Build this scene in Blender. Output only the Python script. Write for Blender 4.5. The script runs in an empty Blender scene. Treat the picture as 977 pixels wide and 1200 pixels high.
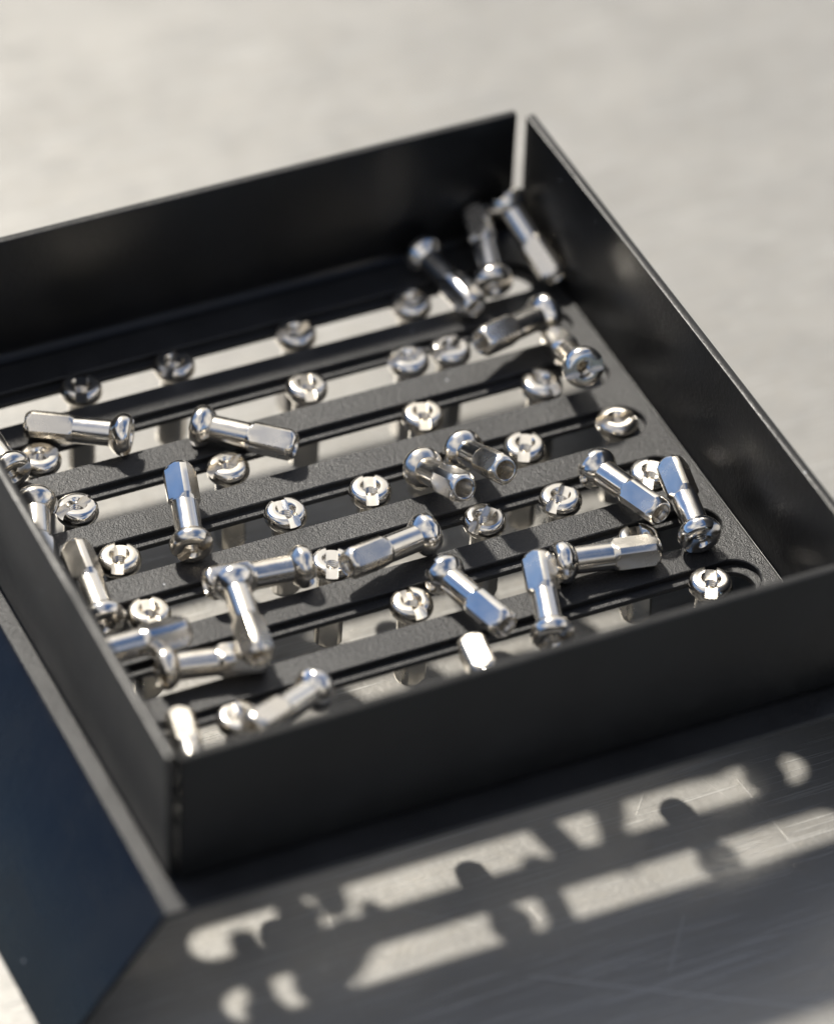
import bpy, bmesh, math, random
from mathutils import Vector, Matrix, Quaternion
random.seed(7)
MM = 0.001
scene = bpy.context.scene
C = scene.collection

# ------------------------------------------------------------------ camera
PITCH, HEAD, ROLL = math.radians(41.195), math.radians(26.272), math.radians(2.564)
cam_pos = Vector((-136.427, -329.514, 363.349)) * MM
fw = Vector((math.sin(HEAD) * math.cos(PITCH), math.cos(HEAD) * math.cos(PITCH), -math.sin(PITCH)))
rt = Vector((math.cos(HEAD), -math.sin(HEAD), 0.0))
up = rt.cross(fw)
r2 = rt * math.cos(ROLL) + up * math.sin(ROLL)
u2 = up * math.cos(ROLL) - rt * math.sin(ROLL)
cd = bpy.data.cameras.new('camera')
cam = bpy.data.objects.new('camera', cd)
C.objects.link(cam)
m = Matrix((r2, u2, -fw)).transposed().to_4x4()
m.translation = cam_pos
cam.matrix_world = m
cd.sensor_fit = 'VERTICAL'
cd.sensor_height = 36.0
cd.lens = 5791.26 / 1200.0 * 36.0
cd.clip_start = 0.02
cd.clip_end = 100.0
cd.dof.use_dof = True
cd.dof.focus_distance = (Vector((44, 41, 1)) * MM - cam_pos).dot(fw)
cd.dof.aperture_fstop = 11.0
cd.dof.aperture_blades = 9
scene.camera = cam

# ------------------------------------------------------------------ sky, sun, exposure
SUN_EL = math.radians(49.5)
SUN_DIR = Vector((-0.065, 1.0, 0)).normalized() * math.cos(SUN_EL) + Vector((0, 0, math.sin(SUN_EL)))
w = bpy.data.worlds.new('World')
scene.world = w
w.use_nodes = True
nt = w.node_tree
nt.nodes.clear()
wo = nt.nodes.new('ShaderNodeOutputWorld')
bg = nt.nodes.new('ShaderNodeBackground')
sky = nt.nodes.new('ShaderNodeTexSky')
sky.sky_type = 'NISHITA'
sky.sun_disc = False
sky.sun_elevation = SUN_EL
sky.sun_rotation = math.atan2(SUN_DIR.x, SUN_DIR.y)
sky.dust_density = 0.0
sky.air_density = 0.8
sky.altitude = 300.0
sky.ozone_density = 4.5
tc = nt.nodes.new('ShaderNodeTexCoord')
mp = nt.nodes.new('ShaderNodeMapping')
mp.inputs['Location'].default_value = (4.7593, 10.8846, 7.3991)
mp.inputs['Rotation'].default_value = (0, 0, math.radians(-140))
mp.inputs['Scale'].default_value = (1.0, 1.0, 1.6)
nz = nt.nodes.new('ShaderNodeTexNoise')
nz.inputs['Scale'].default_value = 0.95
nz.inputs['Detail'].default_value = 7.0
nz.inputs['Roughness'].default_value = 0.55
rp = nt.nodes.new('ShaderNodeValToRGB')
rp.color_ramp.elements[0].position = 0.44
rp.color_ramp.elements[1].position = 0.60
mx = nt.nodes.new('ShaderNodeMixRGB')
mx.inputs['Color2'].default_value = (7.2, 6.95, 6.6, 1)          # sunlit cloud, in the sky's own units
nt.links.new(tc.outputs['Generated'], mp.inputs['Vector'])
nt.links.new(mp.outputs['Vector'], nz.inputs['Vector'])
nt.links.new(nz.outputs['Fac'], rp.inputs['Fac'])
sx = nt.nodes.new('ShaderNodeSeparateXYZ')                      # no cloud below the horizon
hz = nt.nodes.new('ShaderNodeMapRange')
hz.inputs['From Min'].default_value = 0.0
hz.inputs['From Max'].default_value = 0.05
mu = nt.nodes.new('ShaderNodeMath')
mu.operation = 'MULTIPLY'
nt.links.new(tc.outputs['Generated'], sx.inputs[0])
nt.links.new(sx.outputs[2], hz.inputs['Value'])
nt.links.new(hz.outputs[0], mu.inputs[0])
nt.links.new(rp.outputs['Color'], mu.inputs[1])
nt.links.new(mu.outputs[0], mx.inputs['Fac'])
nt.links.new(sky.outputs['Color'], mx.inputs['Color1'])
nt.links.new(mx.outputs['Color'], bg.inputs['Color'])
bg.inputs['Strength'].default_value = 0.125
nt.links.new(bg.outputs['Background'], wo.inputs['Surface'])

sd = bpy.data.lights.new('sun', 'SUN')
sd.energy = 5.0
sd.angle = math.radians(4.0)
sd.color = (1.0, 0.945, 0.85)
sun = bpy.data.objects.new('sun', sd)
C.objects.link(sun)
sun.rotation_euler = SUN_DIR.to_track_quat('Z', 'Y').to_euler()
sun.location = SUN_DIR * 3

scene.view_settings.view_transform = 'Standard'
scene.view_settings.look = 'None'
scene.view_settings.exposure = 0.12
scene.view_settings.gamma = 1.0
scene.view_settings.use_curve_mapping = False
scene.render.engine = 'CYCLES'
scene.cycles.max_bounces = 10
scene.cycles.glossy_bounces = 6
scene.cycles.caustics_reflective = True
scene.cycles.blur_glossy = 0.6
scene.cycles.sample_clamp_indirect = 6.0
scene.cycles.use_denoising = True


# ------------------------------------------------------------------ node helpers and materials
class N:
    def __init__(self, name):
        self.m = bpy.data.materials.new(name)
        self.m.use_nodes = True
        self.t = self.m.node_tree
        self.b = self.t.nodes['Principled BSDF']
        self.co = self.t.nodes.new('ShaderNodeTexCoord').outputs['Object']

    def new(self, kind, **kw):
        n = self.t.nodes.new(kind)
        for k, v in kw.items():
            if hasattr(n, k):
                setattr(n, k, v)
            else:
                n.inputs[k.replace('_', ' ')].default_value = v
        return n

    def link(self, a, b):
        self.t.links.new(a, b)

    def mapping(self, scale=(1, 1, 1), rot=0.0, loc=(0, 0, 0)):
        n = self.new('ShaderNodeMapping')
        n.inputs['Scale'].default_value = scale
        n.inputs['Rotation'].default_value = (0, 0, rot)
        n.inputs['Location'].default_value = loc
        self.link(self.co, n.inputs['Vector'])
        return n.outputs['Vector']

    def noise(self, scale, detail=2.0, rough=0.5, vec=None):
        n = self.new('ShaderNodeTexNoise')
        n.inputs['Scale'].default_value = scale
        n.inputs['Detail'].default_value = detail
        n.inputs['Roughness'].default_value = rough
        self.link(vec or self.co, n.inputs['Vector'])
        return n.outputs['Fac']

    def ramp(self, fac, stops):
        n = self.new('ShaderNodeValToRGB')
        e = n.color_ramp.elements
        while len(e) < len(stops):
            e.new(0.5)
        for k, (pos, v) in enumerate(stops):
            e[k].position = pos
            e[k].color = v if isinstance(v, tuple) else (v, v, v, 1)
        self.link(fac, n.inputs['Fac'])
        return n.outputs['Color']

    def math(self, op, a, b=None, clamp=False):
        n = self.new('ShaderNodeMath')
        n.operation = op
        n.use_clamp = clamp
        for k, v in enumerate((a, b)):
            if v is None:
                continue
            if isinstance(v, (int, float)):
                n.inputs[k].default_value = v
            else:
                self.link(v, n.inputs[k])
        return n.outputs[0]

    def mix(self, fac, a, b):
        n = self.new('ShaderNodeMixRGB')
        for k, v in zip(('Fac', 'Color1', 'Color2'), (fac, a, b)):
            if isinstance(v, (int, float, tuple)):
                n.inputs[k].default_value = v
            else:
                self.link(v, n.inputs[k])
        return n.outputs[0]

    def bump(self, h, dist, strength=1.0, normal=None):
        n = self.new('ShaderNodeBump')
        n.inputs['Strength'].default_value = strength
        n.inputs['Distance'].default_value = dist
        self.link(h, n.inputs['Height'])
        if normal is not None:
            self.link(normal, n.inputs['Normal'])
        return n.outputs['Normal']


def powder(name, grain, depth, rough, dust=0.0, base=0.018, bump_strength=1.0, spec=0.5):
    n = N(name)
    a = n.noise(grain, 3.0, 0.55)
    b = n.noise(grain * 0.38, 2.0, 0.5)
    h = n.math('ADD', a, n.math('MULTIPLY', b, 0.8))
    n.link(n.bump(h, depth, bump_strength), n.b.inputs['Normal'])
    col = (base, base * 1.0, base * 1.06, 1)
    big = n.noise(60, 4.0, 0.6)
    rub = n.ramp(n.noise(1.0, 4.0, 0.65, n.mapping((150, 60, 110), 0.5)), [(0.52, 0.0), (0.72, 0.10)])   # handling marks
    n.link(n.math('ADD', n.ramp(big, [(0.3, rough - 0.07), (0.7, rough + 0.07)]), rub), n.b.inputs['Roughness'])
    if dust:
        v = n.new('ShaderNodeTexVoronoi')
        v.inputs['Scale'].default_value = 300
        n.link(n.co, v.inputs['Vector'])
        d = n.math('LESS_THAN', v.outputs['Distance'], 0.05)
        pick = n.new('ShaderNodeSeparateColor')
        n.link(v.outputs['Color'], pick.inputs[0])
        d = n.math('MULTIPLY', d, n.math('LESS_THAN', pick.outputs[0], dust))
        wear = n.ramp(n.noise(85, 5.0, 0.65), [(0.42, 0.0), (0.75, 1.0)])
        col = n.mix(wear, col, tuple(x * 1.9 for x in col[:3]) + (1,))
        n.link(n.mix(d, col, (0.30, 0.31, 0.33, 1)), n.b.inputs['Base Color'])
    else:
        n.b.inputs['Base Color'].default_value = col
    n.b.inputs['Specular IOR Level'].default_value = spec
    return n.m


M_FLOOR = powder('black powder coat, coarse', 5200, 0.00009, 0.42, 0.05, 0.0115)
M_WALL = powder('black powder coat, satin', 2400, 0.00004, 0.36, 0.06, 0.004, 1.0, 0.36)
M_STAND = powder('black powder coat, stand', 2200, 0.00003, 0.25, 0.25, 0.003, 1.0, 0.38)


def nickel(name, tint, rough):
    n = N(name)
    n.b.inputs['Metallic'].default_value = 1.0
    a = n.noise(420, 3.0, 0.6)
    oi = n.new('ShaderNodeObjectInfo').outputs['Random']
    n.link(n.math('ADD', n.ramp(a, [(0.3, rough - 0.05), (0.75, rough + 0.08)]), n.math('MULTIPLY', oi, 0.07)), n.b.inputs['Roughness'])
    c = n.noise(230, 3.0, 0.6)
    col = n.ramp(c, [(0.3, tint), (0.7, tuple(x * 0.93 for x in tint[:3]) + (1,))])
    warm = n.mix(1.0, col, (1.0, 0.965, 0.90, 1))
    warm.node.blend_type = 'MULTIPLY'
    n.link(n.mix(oi, col, warm), n.b.inputs['Base Color'])
    n.link(n.bump(n.noise(900, 2.0, 0.5), 0.000006), n.b.inputs['Normal'])
    return n.m


M_NICKEL = nickel('polished nickel plate', (0.88, 0.85, 0.80, 1), 0.14)
M_FLAT = nickel('milled nickel flats', (0.86, 0.83, 0.78, 1), 0.18)


def steel_table():
    n = N('worn steel sheet')
    big = n.noise(26, 5.0, 0.6)
    mid = n.noise(140, 5.0, 0.65)
    fine = n.noise(1500, 3.0, 0.6)
    base = n.mix(n.ramp(big, [(0.3, 0.0), (0.7, 1.0)]), (0.262, 0.255, 0.240, 1), (0.30, 0.292, 0.275, 1))
    stain = n.ramp(n.noise(420, 5.0, 0.7), [(0.45, 0.0), (0.72, 0.3)])
    base = n.mix(stain, base, (0.26, 0.24, 0.205, 1))
    # hair scratches: several families of stretched noise
    scr = None
    for k, (ang, sx, sy, lo) in enumerate(((0.35, 60, 2600, 0.66), (-0.5, 45, 2200, 0.67), (1.25, 70, 2800, 0.65), (2.0, 55, 2400, 0.66))):
        f = n.noise(1.0, 1.0, 0.4, n.mapping((sx, sy, 1), ang, (k * 3.7, k * 1.9, 0)))
        s = n.ramp(f, [(lo, 0.0), (lo + 0.05, 0.6)])
        scr = s if scr is None else n.math('MAXIMUM', scr, s)
    # long scratches, each a segment in millimetres on the sheet
    sep = n.new('ShaderNodeSeparateXYZ')
    n.link(n.co, sep.inputs[0])
    for (x0, y0, x1, y1, wd, amp) in SCRATCHES:
        dx, dy = x1 - x0, y1 - y0
        L2 = dx * dx + dy * dy
        px = n.math('SUBTRACT', sep.outputs[0], x0 * MM)
        py = n.math('SUBTRACT', sep.outputs[1], y0 * MM)
        t = n.math('DIVIDE', n.math('ADD', n.math('MULTIPLY', px, dx * MM), n.math('MULTIPLY', py, dy * MM)), L2 * MM * MM, )
        t = n.math('MINIMUM', n.math('MAXIMUM', t, 0.0), 1.0)
        ex = n.math('SUBTRACT', px, n.math('MULTIPLY', t, dx * MM))
        ey = n.math('SUBTRACT', py, n.math('MULTIPLY', t, dy * MM))
        d = n.math('SQRT', n.math('ADD', n.math('MULTIPLY', ex, ex), n.math('MULTIPLY', ey, ey)))
        s = n.math('MULTIPLY', n.math('SUBTRACT', 1.0, n.math('DIVIDE', d, wd * MM), True), amp)
        scr = n.math('MAXIMUM', scr, s)
    base = n.mix(n.math('MULTIPLY', scr, 0.55), base, (0.46, 0.455, 0.44, 1))
    n.link(base, n.b.inputs['Base Color'])
    n.b.inputs['Metallic'].default_value = 0.42
    n.b.inputs['Specular IOR Level'].default_value = 0.3
    r = n.ramp(mid, [(0.3, 0.33), (0.7, 0.43)])
    n.link(n.mix(n.math('MULTIPLY', scr, 0.6), r, (0.62, 0.62, 0.62, 1)), n.b.inputs['Roughness'])
    b1 = n.bump(fine, 0.00003)
    b2 = n.bump(scr, 0.00004, 1.0, b1)
    n.link(b2, n.b.inputs['Normal'])
    return n.m


SCRATCHES = [(36, -12, 62, -28, .28, .9), (55, -10.5, 50, -17, .22, .7), (62, 11, 57, 5, .08, .25), (66, 9, 69, 0, .08, .2), (28, 2, 34, -3, .2, .7),
             (70, 6, 71, -6, .08, .25), (44, 3, 40, -14, .12, .35), (20, 4, 17, -12, .14, .4), (52, -22, 84, -36, .2, .6), (60, -3, 76, -16, .09, .3),
             (30, -16, 55, -20, .3, .4)]
rs = random.Random(11)
for _ in range(22):
    x, y, a, l = rs.uniform(-5, 95), rs.uniform(-45, 12), rs.choice((rs.gauss(-1.2, .25), rs.gauss(-.5, .3), rs.uniform(-1.6, 1.6))), rs.uniform(1.5, 14)
    SCRATCHES.append((x, y, x + l * math.cos(a), y + l * math.sin(a), rs.uniform(.05, .13), rs.uniform(.2, .6)))
M_TABLE = steel_table()


# ------------------------------------------------------------------ mesh helpers
def mesh_obj(name, bm, mat, parent=None, smooth=True, angle=35):
    me = bpy.data.meshes.new(name)
    bm.normal_update()
    bm.to_mesh(me)
    bm.free()
    me.materials.append(mat)
    if smooth:
        me.shade_smooth()
        me.set_sharp_from_angle(angle=math.radians(angle))
    o = bpy.data.objects.new(name, me)
    C.objects.link(o)
    o.parent = parent
    return o


def thing(name, label, cat, loc=(0, 0, 0), group=None):
    o = bpy.data.objects.new(name, None)
    o.empty_display_size = 0.003
    C.objects.link(o)
    o.location = Vector(loc) * MM
    o['label'] = label
    o['category'] = cat
    if group:
        o['group'] = group
    return o


def sweep(profile, a, b, axis):
    """Closed profile of (out, z) points carried from a to b along x or y, capped; returns a bmesh in metres."""
    bm = bmesh.new()
    rings = []
    for s in (a, b):
        rings.append([bm.verts.new(Vector(((s, q, z) if axis == 'x' else (q, s, z))) * MM) for q, z in profile])
    k = len(profile)
    for i in range(k):
        j = (i + 1) % k
        bm.faces.new((rings[0][i], rings[0][j], rings[1][j], rings[1][i]))
    bm.faces.new(list(reversed(rings[0])))
    bm.faces.new(rings[1])
    bmesh.ops.recalc_face_normals(bm, faces=bm.faces)
    return bm


def arc(cx, cy, r, a0, a1, n):
    return [(cx + r * math.cos(math.radians(a0 + (a1 - a0) * i / n)), cy + r * math.sin(math.radians(a0 + (a1 - a0) * i / n))) for i in range(n + 1)]


def slotted_plate(name, x0, x1, y0, y1, z, t, slots, mat, parent, ch=0.12):
    """Flat plate with stadium slots; slots = (xa, xb, yc, half width)."""
    bm = bmesh.new()

    def outline(off):
        return [(x0 + off, y0 + off), (x1 - off, y0 + off), (x1 - off, y1 - off), (x0 + off, y1 - off)]

    def stadium(s, off):
        xa, xb, yc, r = s
        r = r + off
        rr = s[3]
        return arc(xb - rr, yc, r, -90, 90, 14) + arc(xa + rr, yc, r, 90, 270, 14)

    def loop(pts, zz):
        return [bm.verts.new(Vector((x, y, zz)) * MM) for x, y in pts]

    def ring_edges(vs):
        return [bm.edges.get((vs[i], vs[(i + 1) % len(vs)])) for i in range(len(vs))]

    def wall(a, b):
        for i in range(len(a)):
            j = (i + 1) % len(a)
            bm.faces.new((a[i], a[j], b[j], b[i]))
    tops, bots = [], []
    for kind in [None] + list(slots):
        mk = (lambda o: outline(o)) if kind is None else (lambda o, s=kind: stadium(s, o))
        l0 = loop(mk(ch if kind is not None else ch), z)
        l1 = loop(mk(0), z - ch)
        l2 = loop(mk(0), z - t)
        wall(l0, l1)
        wall(l1, l2)
        tops += ring_edges(l0)
        bots += ring_edges(l2)
    bmesh.ops.triangle_fill(bm, edges=tops, use_beauty=True, use_dissolve=False)
    bmesh.ops.triangle_fill(bm, edges=bots, use_beauty=True, use_dissolve=False)
    bmesh.ops.recalc_face_normals(bm, faces=bm.faces)
    return mesh_obj(name, bm, mat, parent, True, 30)


# ------------------------------------------------------------------ the table
TABLE_Z = -17.0
bm = bmesh.new()
bmesh.ops.create_cube(bm, size=1.0)
bmesh.ops.scale(bm, vec=(1.5, 1.0, 0.03), verts=bm.verts)
bmesh.ops.translate(bm, vec=(0.5, 0.32, TABLE_Z * MM - 0.015), verts=bm.verts)
tab = mesh_obj('table_top', bm, M_TABLE, None, False)
tab['kind'] = 'structure'

# ------------------------------------------------------------------ tray and stand
XI0, XI1, YI0, YI1, H, T = 1.0, 79.9, 1.0, 85.2, 17.0, 0.75
ROWS = [76.7, 67.15, 57.6, 48.05, 38.5, 29.0, 19.5, 10.0]
tray = thing('slotted_tray', 'black powder-coated sheet metal tray with long slots, holding loose spoke nipples', 'tray', (40, 43, -0.8))


def at_origin(o):
    """Parts are modelled in scene millimetres; keep that while parenting to an Empty that stands elsewhere."""
    o.matrix_parent_inverse = o.parent.matrix_basis.inverted()
    return o


at_origin(slotted_plate('floor_plate', XI0 + 0.5, XI1 - 0.12, YI0 + 0.5, YI1 - 1.2, 0.0, T, [(2.6, 78.2, y, 2.85) for y in ROWS], M_FLOOR, tray))


def wall_profile(inner, sgn, R):
    """inner: coordinate of the inner face; sgn: +1 when the wall is on the larger side."""
    th = 1.0
    p = [(inner + sgn * dx, z) for dx, z in
         [(-R, 0.0)] + [(-R + R * math.sin(math.radians(a)), R - R * math.cos(math.radians(a))) for a in (15, 30, 45, 60, 75, 90)]
         + [(0, H - 0.1), (0.03, H - 0.03), (0.1, H), (th - 0.1, H), (th - 0.03, H - 0.03), (th, H - 0.1)]
         + [(-R + (R + th) * math.sin(math.radians(a)), R - (R + th - 0.2) * math.cos(math.radians(a))) for a in (90, 75, 60, 45, 30, 15)]
         + [(-R, -T)]]
    return p


for ax, inner, s, a, b, rb in (('x', YI1, 1, 1.7, 79.0, 1.2), ('x', YI0, -1, 1.1, 79.2, 0.5), ('y', XI0, -1, 0.9, 84.6, 0.5), ('y', XI1, 1, 1.7, 84.5, 0.12)):
    o = at_origin(mesh_obj('tray_wall', sweep(wall_profile(inner, s, rb), a, b, ax), M_WALL, tray, True, 40))

stand = thing('tray_stand', 'low black stand with flared side plates under the slotted tray, on the steel table', 'stand', (40, 43, TABLE_Z))
SX0, SX1, SY0, SY1, SZ, ST = -1.9, 82.8, -3.5, 86.6, -0.77, 0.6
at_origin(slotted_plate('top_plate', SX0, SX1, SY0, SY1, SZ, ST, [(3.6, 77.2, y - 0.7, 2.45) for y in ROWS], M_FLOOR, stand, 0.08))
for sgn, x in ((-1, SX0), (1, SX1)):
    ang = 53.0                                                    # slope of the flare below horizontal
    ro = 0.62
    pts_o = [(ro * math.sin(math.radians(a)), -ro + ro * math.cos(math.radians(a))) for a in (0, ang)]
    end = pts_o[-1]
    drop = (SZ - TABLE_Z) + end[1] - 0.05
    ox = end[0] + drop / math.tan(math.radians(ang))
    ri = ro - ST
    pts_i = [(ri * math.sin(math.radians(a)), -ro + ri * math.cos(math.radians(a))) for a in (0, ang)]
    prof = pts_o + [(ox, -(SZ - TABLE_Z) + 0.05), (ox - ST / math.sin(math.radians(ang)), -(SZ - TABLE_Z) + 0.05)] + list(reversed(pts_i))
    prof = [(x + sgn * q, SZ + z) for q, z in prof]
    at_origin(mesh_obj('side_plate', sweep(prof, SY0, SY1, 'y'), M_STAND, stand, True, 40))

# ------------------------------------------------------------------ one spoke nipple (mm, head top at z = 0, tail at z = -12.2)
SEG = 48
LEN = 12.2


FLAT_TH = []
for _q in range(4):
    FLAT_TH += [math.radians(90 * _q + a) for a in (-33.3, -20, -7, 7, 20, 33.3, 38, 42.5, 47.5, 52)]


def lathe(profile, radius=None, closed=False):
    """profile: (s, r) pairs, s downwards; radius(theta, s, r) may shape the section."""
    bm = bmesh.new()
    rings = []
    ths = FLAT_TH if radius else [2 * math.pi * i / SEG for i in range(SEG)]
    n = len(ths)
    for s, r in profile:
        ring = []
        for th in ths:
            rr = radius(th, s, r) if radius else r
            ring.append(bm.verts.new((rr * math.cos(th) * MM, rr * math.sin(th) * MM, -s * MM)))
        rings.append(ring)
    k = len(rings)
    for q in range(k if closed else k - 1):
        a, b = rings[q], rings[(q + 1) % k]
        for i in range(n):
            j = (i + 1) % n
            bm.faces.new((a[i], a[j], b[j], b[i]))
    bmesh.ops.recalc_face_normals(bm, faces=bm.faces)
    return bm


def head_mesh():
    bore = []
    s = 2.15
    while s > 0.75:
        bore += [(s, 0.78), (s - 0.12, 0.92), (s - 0.24, 0.78)]
        s -= 0.30
    prof = [(2.34, 0.8)] + bore[1:] + [(0.55, 0.80), (0.10, 1.08), (0.03, 1.16), (0.02, 1.4), (0.035, 1.76), (0.10, 2.01), (0.27, 2.21), (0.56, 2.36), (0.9, 2.435),
            (1.18, 2.45), (1.42, 2.41), (1.65, 2.3), (1.92, 2.11), (2.15, 1.9), (2.32, 1.72), (2.42, 1.6)]
    bm = lathe(prof, None, True)
    me = bpy.data.meshes.new('head')
    bm.to_mesh(me)
    bm.free()
    o = bpy.data.objects.new('head', me)
    C.objects.link(o)
    b2 = bmesh.new()
    bmesh.ops.create_cube(b2, size=1.0)
    bmesh.ops.scale(b2, vec=(6 * MM, 1.35 * MM, 2.0 * MM), verts=b2.verts)
    bmesh.ops.translate(b2, vec=(0, 0, (1.0 - 0.95) * MM), verts=b2.verts)
    mc = bpy.data.meshes.new('cut')
    b2.to_mesh(mc)
    b2.free()
    oc = bpy.data.objects.new('cut', mc)
    C.objects.link(oc)
    md = o.modifiers.new('b', 'BOOLEAN')
    md.operation = 'DIFFERENCE'
    md.solver = 'EXACT'
    md.object = oc
    dg = bpy.context.evaluated_depsgraph_get()
    res = bpy.data.meshes.new_from_object(o.evaluated_get(dg))
    bpy.data.objects.remove(o)
    bpy.data.objects.remove(oc)
    # small chamfer on the cut edges keeps the slot from looking razor sharp
    bm = bmesh.new()
    bm.from_mesh(res)
    bm.normal_update()
    es = [e for e in bm.edges if len(e.link_faces) == 2 and e.calc_face_angle(0) > math.radians(50) and max(v.co.z for v in e.verts) > -0.93 * MM
          and (e.verts[0].co.xy.length > 1.25 * MM and e.verts[1].co.xy.length > 1.25 * MM)]
    bmesh.ops.bevel(bm, geom=es, offset=0.035 * MM, segments=1, profile=0.5, affect='EDGES', clamp_overlap=True)
    bm.to_mesh(res)
    bm.free()
    res.materials.clear()
    res.materials.append(M_NICKEL)
    res.shade_smooth()
    res.set_sharp_from_angle(angle=math.radians(32))
    res.name = 'head'
    return res


def finish(bm, name, mat, ang):
    me = bpy.data.meshes.new(name)
    bm.to_mesh(me)
    bm.free()
    me.materials.append(mat)
    me.shade_smooth()
    me.set_sharp_from_angle(angle=math.radians(ang))
    return me


def shank_mesh():
    prof = [(2.22, 1.54), (2.7, 1.545), (4.5, 1.545), (6.5, 1.545), (6.72, 1.545)]
    return finish(lathe(prof), 'shank', M_NICKEL, 35)


def flats_mesh():
    def rad(th, s, r):
        q = 1.555 / max(abs(math.cos(th)), abs(math.sin(th)))
        # rounded corners of the square section, cut by the shoulder cone and the end chamfer
        q = min(q, 1.86)
        if s < 0.0:
            return r
        return min(q, r)
    prof = [(6.55, 1.53), (6.66, 1.56), (6.78, 1.62), (6.9, 1.68), (7.02, 1.74), (7.14, 1.80), (7.26, 1.9), (8.5, 1.9), (10.0, 1.9), (11.40, 1.9), (11.5, 1.83),
            (11.62, 1.76), (11.74, 1.69), (11.86, 1.62), (11.98, 1.54), (12.1, 1.44), (12.18, 1.36), (12.2, 1.30), (12.2, 1.16), (12.14, 1.08), (11.9, 1.03)]
    s = 11.8
    while s > 7.0:
        prof += [(s, 0.98), (s - 0.15, 1.06), (s - 0.3, 0.98)]
        s -= 0.36
    return finish(lathe(prof, rad), 'wrench_flats', M_FLAT, 22)


PARTS = [('head', head_mesh()), ('shank', shank_mesh()), ('wrench_flats', flats_mesh())]
proto = None


def nipple(top, axis, roll, label, group):
    """A copy of the first nipple with copies of its parts; axis runs from the head to the tail."""
    global proto
    if proto is None:
        r = proto = thing('spoke_nipple', label, 'spoke nipple', (0, 0, 0), group)
        for nm, me in PARTS:
            o = bpy.data.objects.new(nm, me)
            C.objects.link(o)
            o.parent = r
    else:
        r = proto.copy()
        C.objects.link(r)
        for ch in list(proto.children):
            c = ch.copy()
            C.objects.link(c)
            c.parent = r
    r['label'] = label
    r['group'] = group
    u = Vector(axis).normalized()
    q = (-u).to_track_quat('Z', 'Y') @ Quaternion((0, 0, 1), math.radians(roll))
    r.rotation_mode = 'QUATERNION'
    r.rotation_quaternion = q
    r.location = Vector(top) * MM
    return r


# nipples hanging by the head: slot row, x, slot direction as it looks in the photograph (degrees from right), label
HANG = [
    (1, 20.6, 95, 'nipple head hanging leftmost in the rearmost slot, behind the bright lying nipple'),
    (1, 32.1, 62, 'nipple head hanging second from the left in the rearmost slot, alone by the back wall'),
    (1, 47.3, 20, 'nipple head hanging third from the left in the rearmost slot, midway along the back wall'),
    (1, 62.0, 30, 'nipple head hanging rightmost in the rearmost slot, near the rear right corner'),
    (2, 11.8, 10, 'yellowish nipple head hanging at the left end, tucked under the tail of the horizontal nipple'),
    (2, 44.6, 110, 'lone nipple head hanging mid-tray in the second slot from the back wall'),
    (2, 57.4, 15, 'left one of two neighbouring nipple heads hanging in the second slot from back'),
    (2, 62.7, 30, 'right one of two neighbouring nipple heads hanging in the second slot from back'),
    (3, 12.5, 25, 'nipple head hanging beside the left wall, touching the head of a nipple leaning there'),
    (3, 30.7, 20, 'nipple head hanging just below the lying nipple whose tail points right, in the third slot'),
    (3, 54.8, 100, 'nipple head hanging alone in the third slot from back, above the two with open tails'),
    (3, 69.8, 150, 'nipple head hanging in the third slot, left of the raised nipple with its head forward'),
    (4, 13.7, 85, 'notched nipple head hanging beside the left wall, right of the leaning wrench-flat tail'),
    (4, 33.6, 130, 'nipple head hanging in the fourth slot, next right from the nipple with bright blue flat'),
    (4, 43.9, 100, 'nipple head hanging in the fourth slot, left of the two nipples with open tails'),
    (4, 63.2, 82, 'nipple head hanging in the fourth slot, right of the two nipples with open tails'),
    (4, 74.8, 10, 'nipple head hanging at the right end of the fourth slot, near the right wall'),
    (5, 13.4, 115, 'nipple head hanging leftmost in the fifth slot, just behind the dull wrench flats'),
    (5, 35.0, 92, 'nipple head hanging partly covered by the open tail of a nipple lying over it'),
    (5, 53.6, 45, 'nipple head with a crooked notch hanging in the fifth slot, below the open tailed pair'),
    (5, 63.0, 50, 'nipple head hanging in the fifth slot, just left of the crossing pair of nipples'),
    (5, 74.3, 70, 'nipple head half hidden behind the right nipple of the crossing pair near the right wall'),
    (6, 40.3, 130, 'nipple head hanging in the sixth slot, left of a diagonal lying nipple'),
    (6, 68.1, 120, 'nipple head hanging half hidden behind the tail of a pale nipple lying left to right'),
    (7, 15.9, 135, 'blurred nipple head hanging near the front left corner, touching the tail of a lying nipple'),
    (7, 72.2, 88, 'nipple head with an open notch hanging in the front right end of the seventh slot'),
    (8, 61.5, 40, 'nipple behind the right of the front wall, seen by its shadow on the table'),
    (8, 36.6, 100, 'nipple behind the middle of the front wall, seen by its shadow on the table'),
    (8, 13.8, 70, 'nipple behind the left of the front wall, seen by its shadow on the table'),
]
for row, x, deg, lab in HANG:
    # the picture direction laid onto the tray floor
    a = math.radians(deg)
    d = r2 * math.cos(a) + u2 * math.sin(a)
    v = fw
    f = d - v * (d.z / v.z)                                        # along the view ray down to the floor plane
    rot = math.degrees(math.atan2(f.y, f.x))
    tilt = Vector((random.uniform(-.035, .035), random.uniform(-.03, .03), -1))
    rr = nipple((x, ROWS[row - 1] - 0.1 + random.uniform(-.12, .12), 0.98), tilt, 0, lab, 'spoke nipples hanging in the tray slots')
    q = (-tilt.normalized()).rotation_difference(Vector((0, 0, 1))).inverted()
    rr.rotation_quaternion = q @ Quaternion((0, 0, 1), math.radians(rot))

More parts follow.
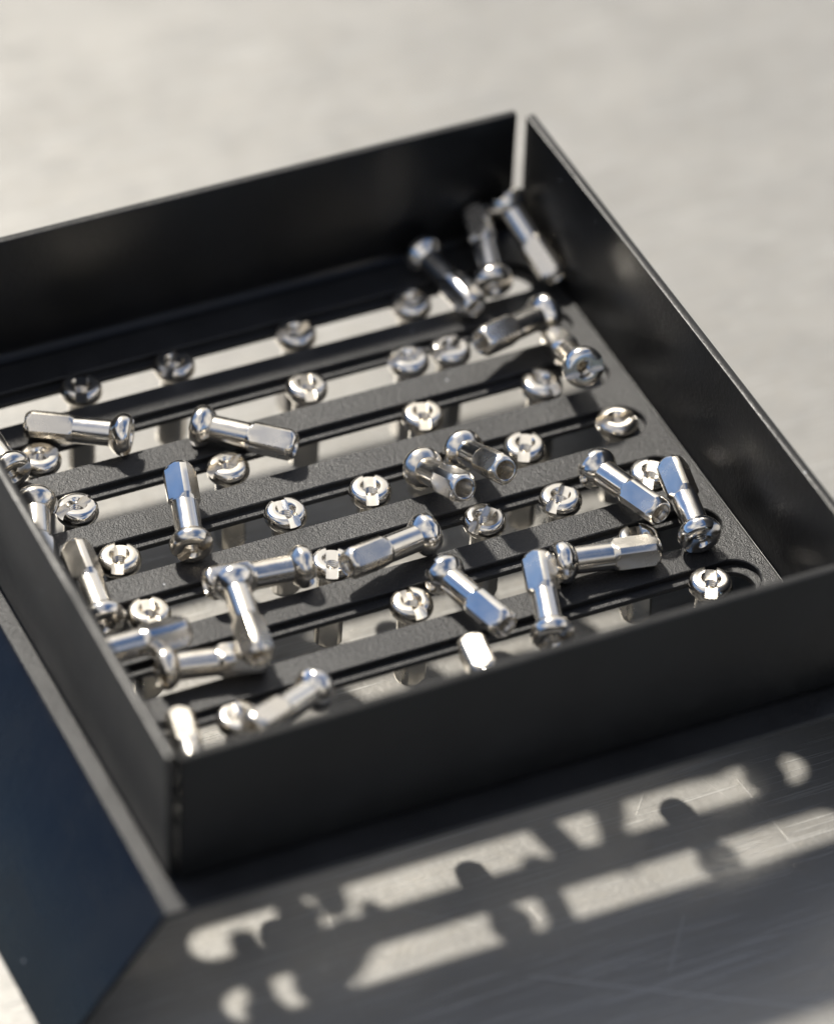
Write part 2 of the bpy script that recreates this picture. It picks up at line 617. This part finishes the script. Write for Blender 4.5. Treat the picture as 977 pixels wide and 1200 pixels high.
# nipples lying loose: bulge centre, direction head to tail, roll about the axis, label
LOOSE = [
    (66.08, 82.15, 2.35, 0.1424, -0.9890, -0.0398, 20, 'nipple lying by the back wall, tail to the front, left of the leaning one'),
    (71.40, 74.13, 2.35, 0.2311, 0.9523, 0.1991, 20, 'nipple leaning tail up against the back wall, between two others by the rear corner'),
    (77.08, 82.76, 6.20, 0.1558, -0.9115, -0.3805, 50, 'nipple propped head up in the rear right corner of the tray'),
    (74.29, 66.19, 2.60, -0.9114, -0.3716, 0.1770, 25, 'dull nipple lying crosswise near the right wall, its head behind the raised nipple'),
    (71.95, 51.69, 6.40, 0.1277, 0.9195, -0.3717, 8, 'nipple with its slotted head raised to the front, tail under the crosswise dull one'),
    (21.23, 65.11, 2.20, -0.8439, 0.5358, -0.0265, 35, 'bright nipple lying at the left, head to the right, big white wrench flat up'),
    (29.81, 63.34, 2.10, 0.7479, -0.6638, 0.0088, -30, 'nipple lying at the left with head up left and its pale tail pointing right'),
    (7.24, 63.97, 2.30, -0.1135, 0.9903, 0.0796, 20, 'nipple cut off by the picture edge, its head beside the left wall'),
    (7.64, 57.61, 2.60, -0.3233, -0.9448, -0.0531, 30, 'nipple leaning head up against the left wall, tail hidden behind the wall rim'),
    (20.95, 44.75, 2.30, 0.2616, 0.9619, 0.15, 35, 'nipple lying head to the front, its left wrench flat bright blue'),
    (49.95, 47.27, 2.00, 0.0231, -0.8965, 0.4425, 10, 'left one of two nipples tilted up side by side with open tails to the front'),
    (55.47, 48.30, 2.00, 0.0238, -0.8965, 0.4425, 45, 'right one of two nipples tilted up side by side with open tails to the front'),
    (45.51, 36.61, 2.30, -0.9600, -0.2512, 0.1239, 30, 'nipple mid-tray with head right and dark open tail over a hanging head'),
    (31.09, 37.34, 1.90, -0.9965, 0.0752, 0.0354, 15, 'nipple lying along the fifth slot at the left, another nipple head on its tail'),
    (21.37, 34.04, 5.70, -0.1503, -0.9838, -0.0973, 40, 'nipple lying on top of two others as a bridge, head to the back'),
    (8.05, 38.41, 1.10, 0.0961, 0.9906, 0.0973, 38, 'nipple lying along the left wall, its worn grey wrench flats to the back'),
    (3.65, 30.84, 3.90, 0.9970, 0.0469, -0.0619, 20, 'nipple with head hidden by the left wall, dull wrench flats pointing right'),
    (10.74, 27.94, 2.00, 0.9832, -0.1808, -0.0265, 5, 'nipple lying at the lower left with head left, the bridging nipple resting on its tail'),
    (7.35, 9.87, 2.00, 0.1834, 0.9827, -0.0265, 0, 'blurred white nipple tail in the front left corner, head hidden by the front wall'),
    (24.24, 18.43, 2.30, -0.8602, -0.4676, 0.2035, 12, 'blurred nipple lying by the front wall, tail on the corner hanging head'),
    (41.42, 7.99, 2.00, 0.1149, 0.9934, 0.0, 8, 'bright white nipple tail showing over the middle of the front wall'),
    (44.56, 29.91, 2.30, 0.2113, -0.9755, 0.0619, 50, 'nipple lying diagonally with head up left and small dark open tail to the front'),
    (51.39, 16.57, 2.20, 0.2846, 0.9546, 0.12, 38, 'nipple near the front wall with bluish flats to the back and head at the wall'),
    (57.40, 26.85, 2.15, 0.9876, -0.1516, -0.0398, 8, 'pale nipple lying left to right, head left, over a hanging head at the right'),
    (67.87, 39.56, 2.30, 0.2284, -0.9678, 0.1062, 50, 'left one of two crossing nipples near the right wall, open tail to the front'),
    (73.45, 24.9, 2.30, 0.1644, 0.9844, 0.10, 40, 'right one of two crossing nipples near the right wall, dark head to the front'),
]
for hx, hy, hz, ux, uy, uz, roll, lab in LOOSE:
    u = Vector((ux, uy, uz)).normalized()
    nipple(Vector((hx, hy, hz)) - u * 0.9, u, roll, lab, 'spoke nipples lying loose in the tray')
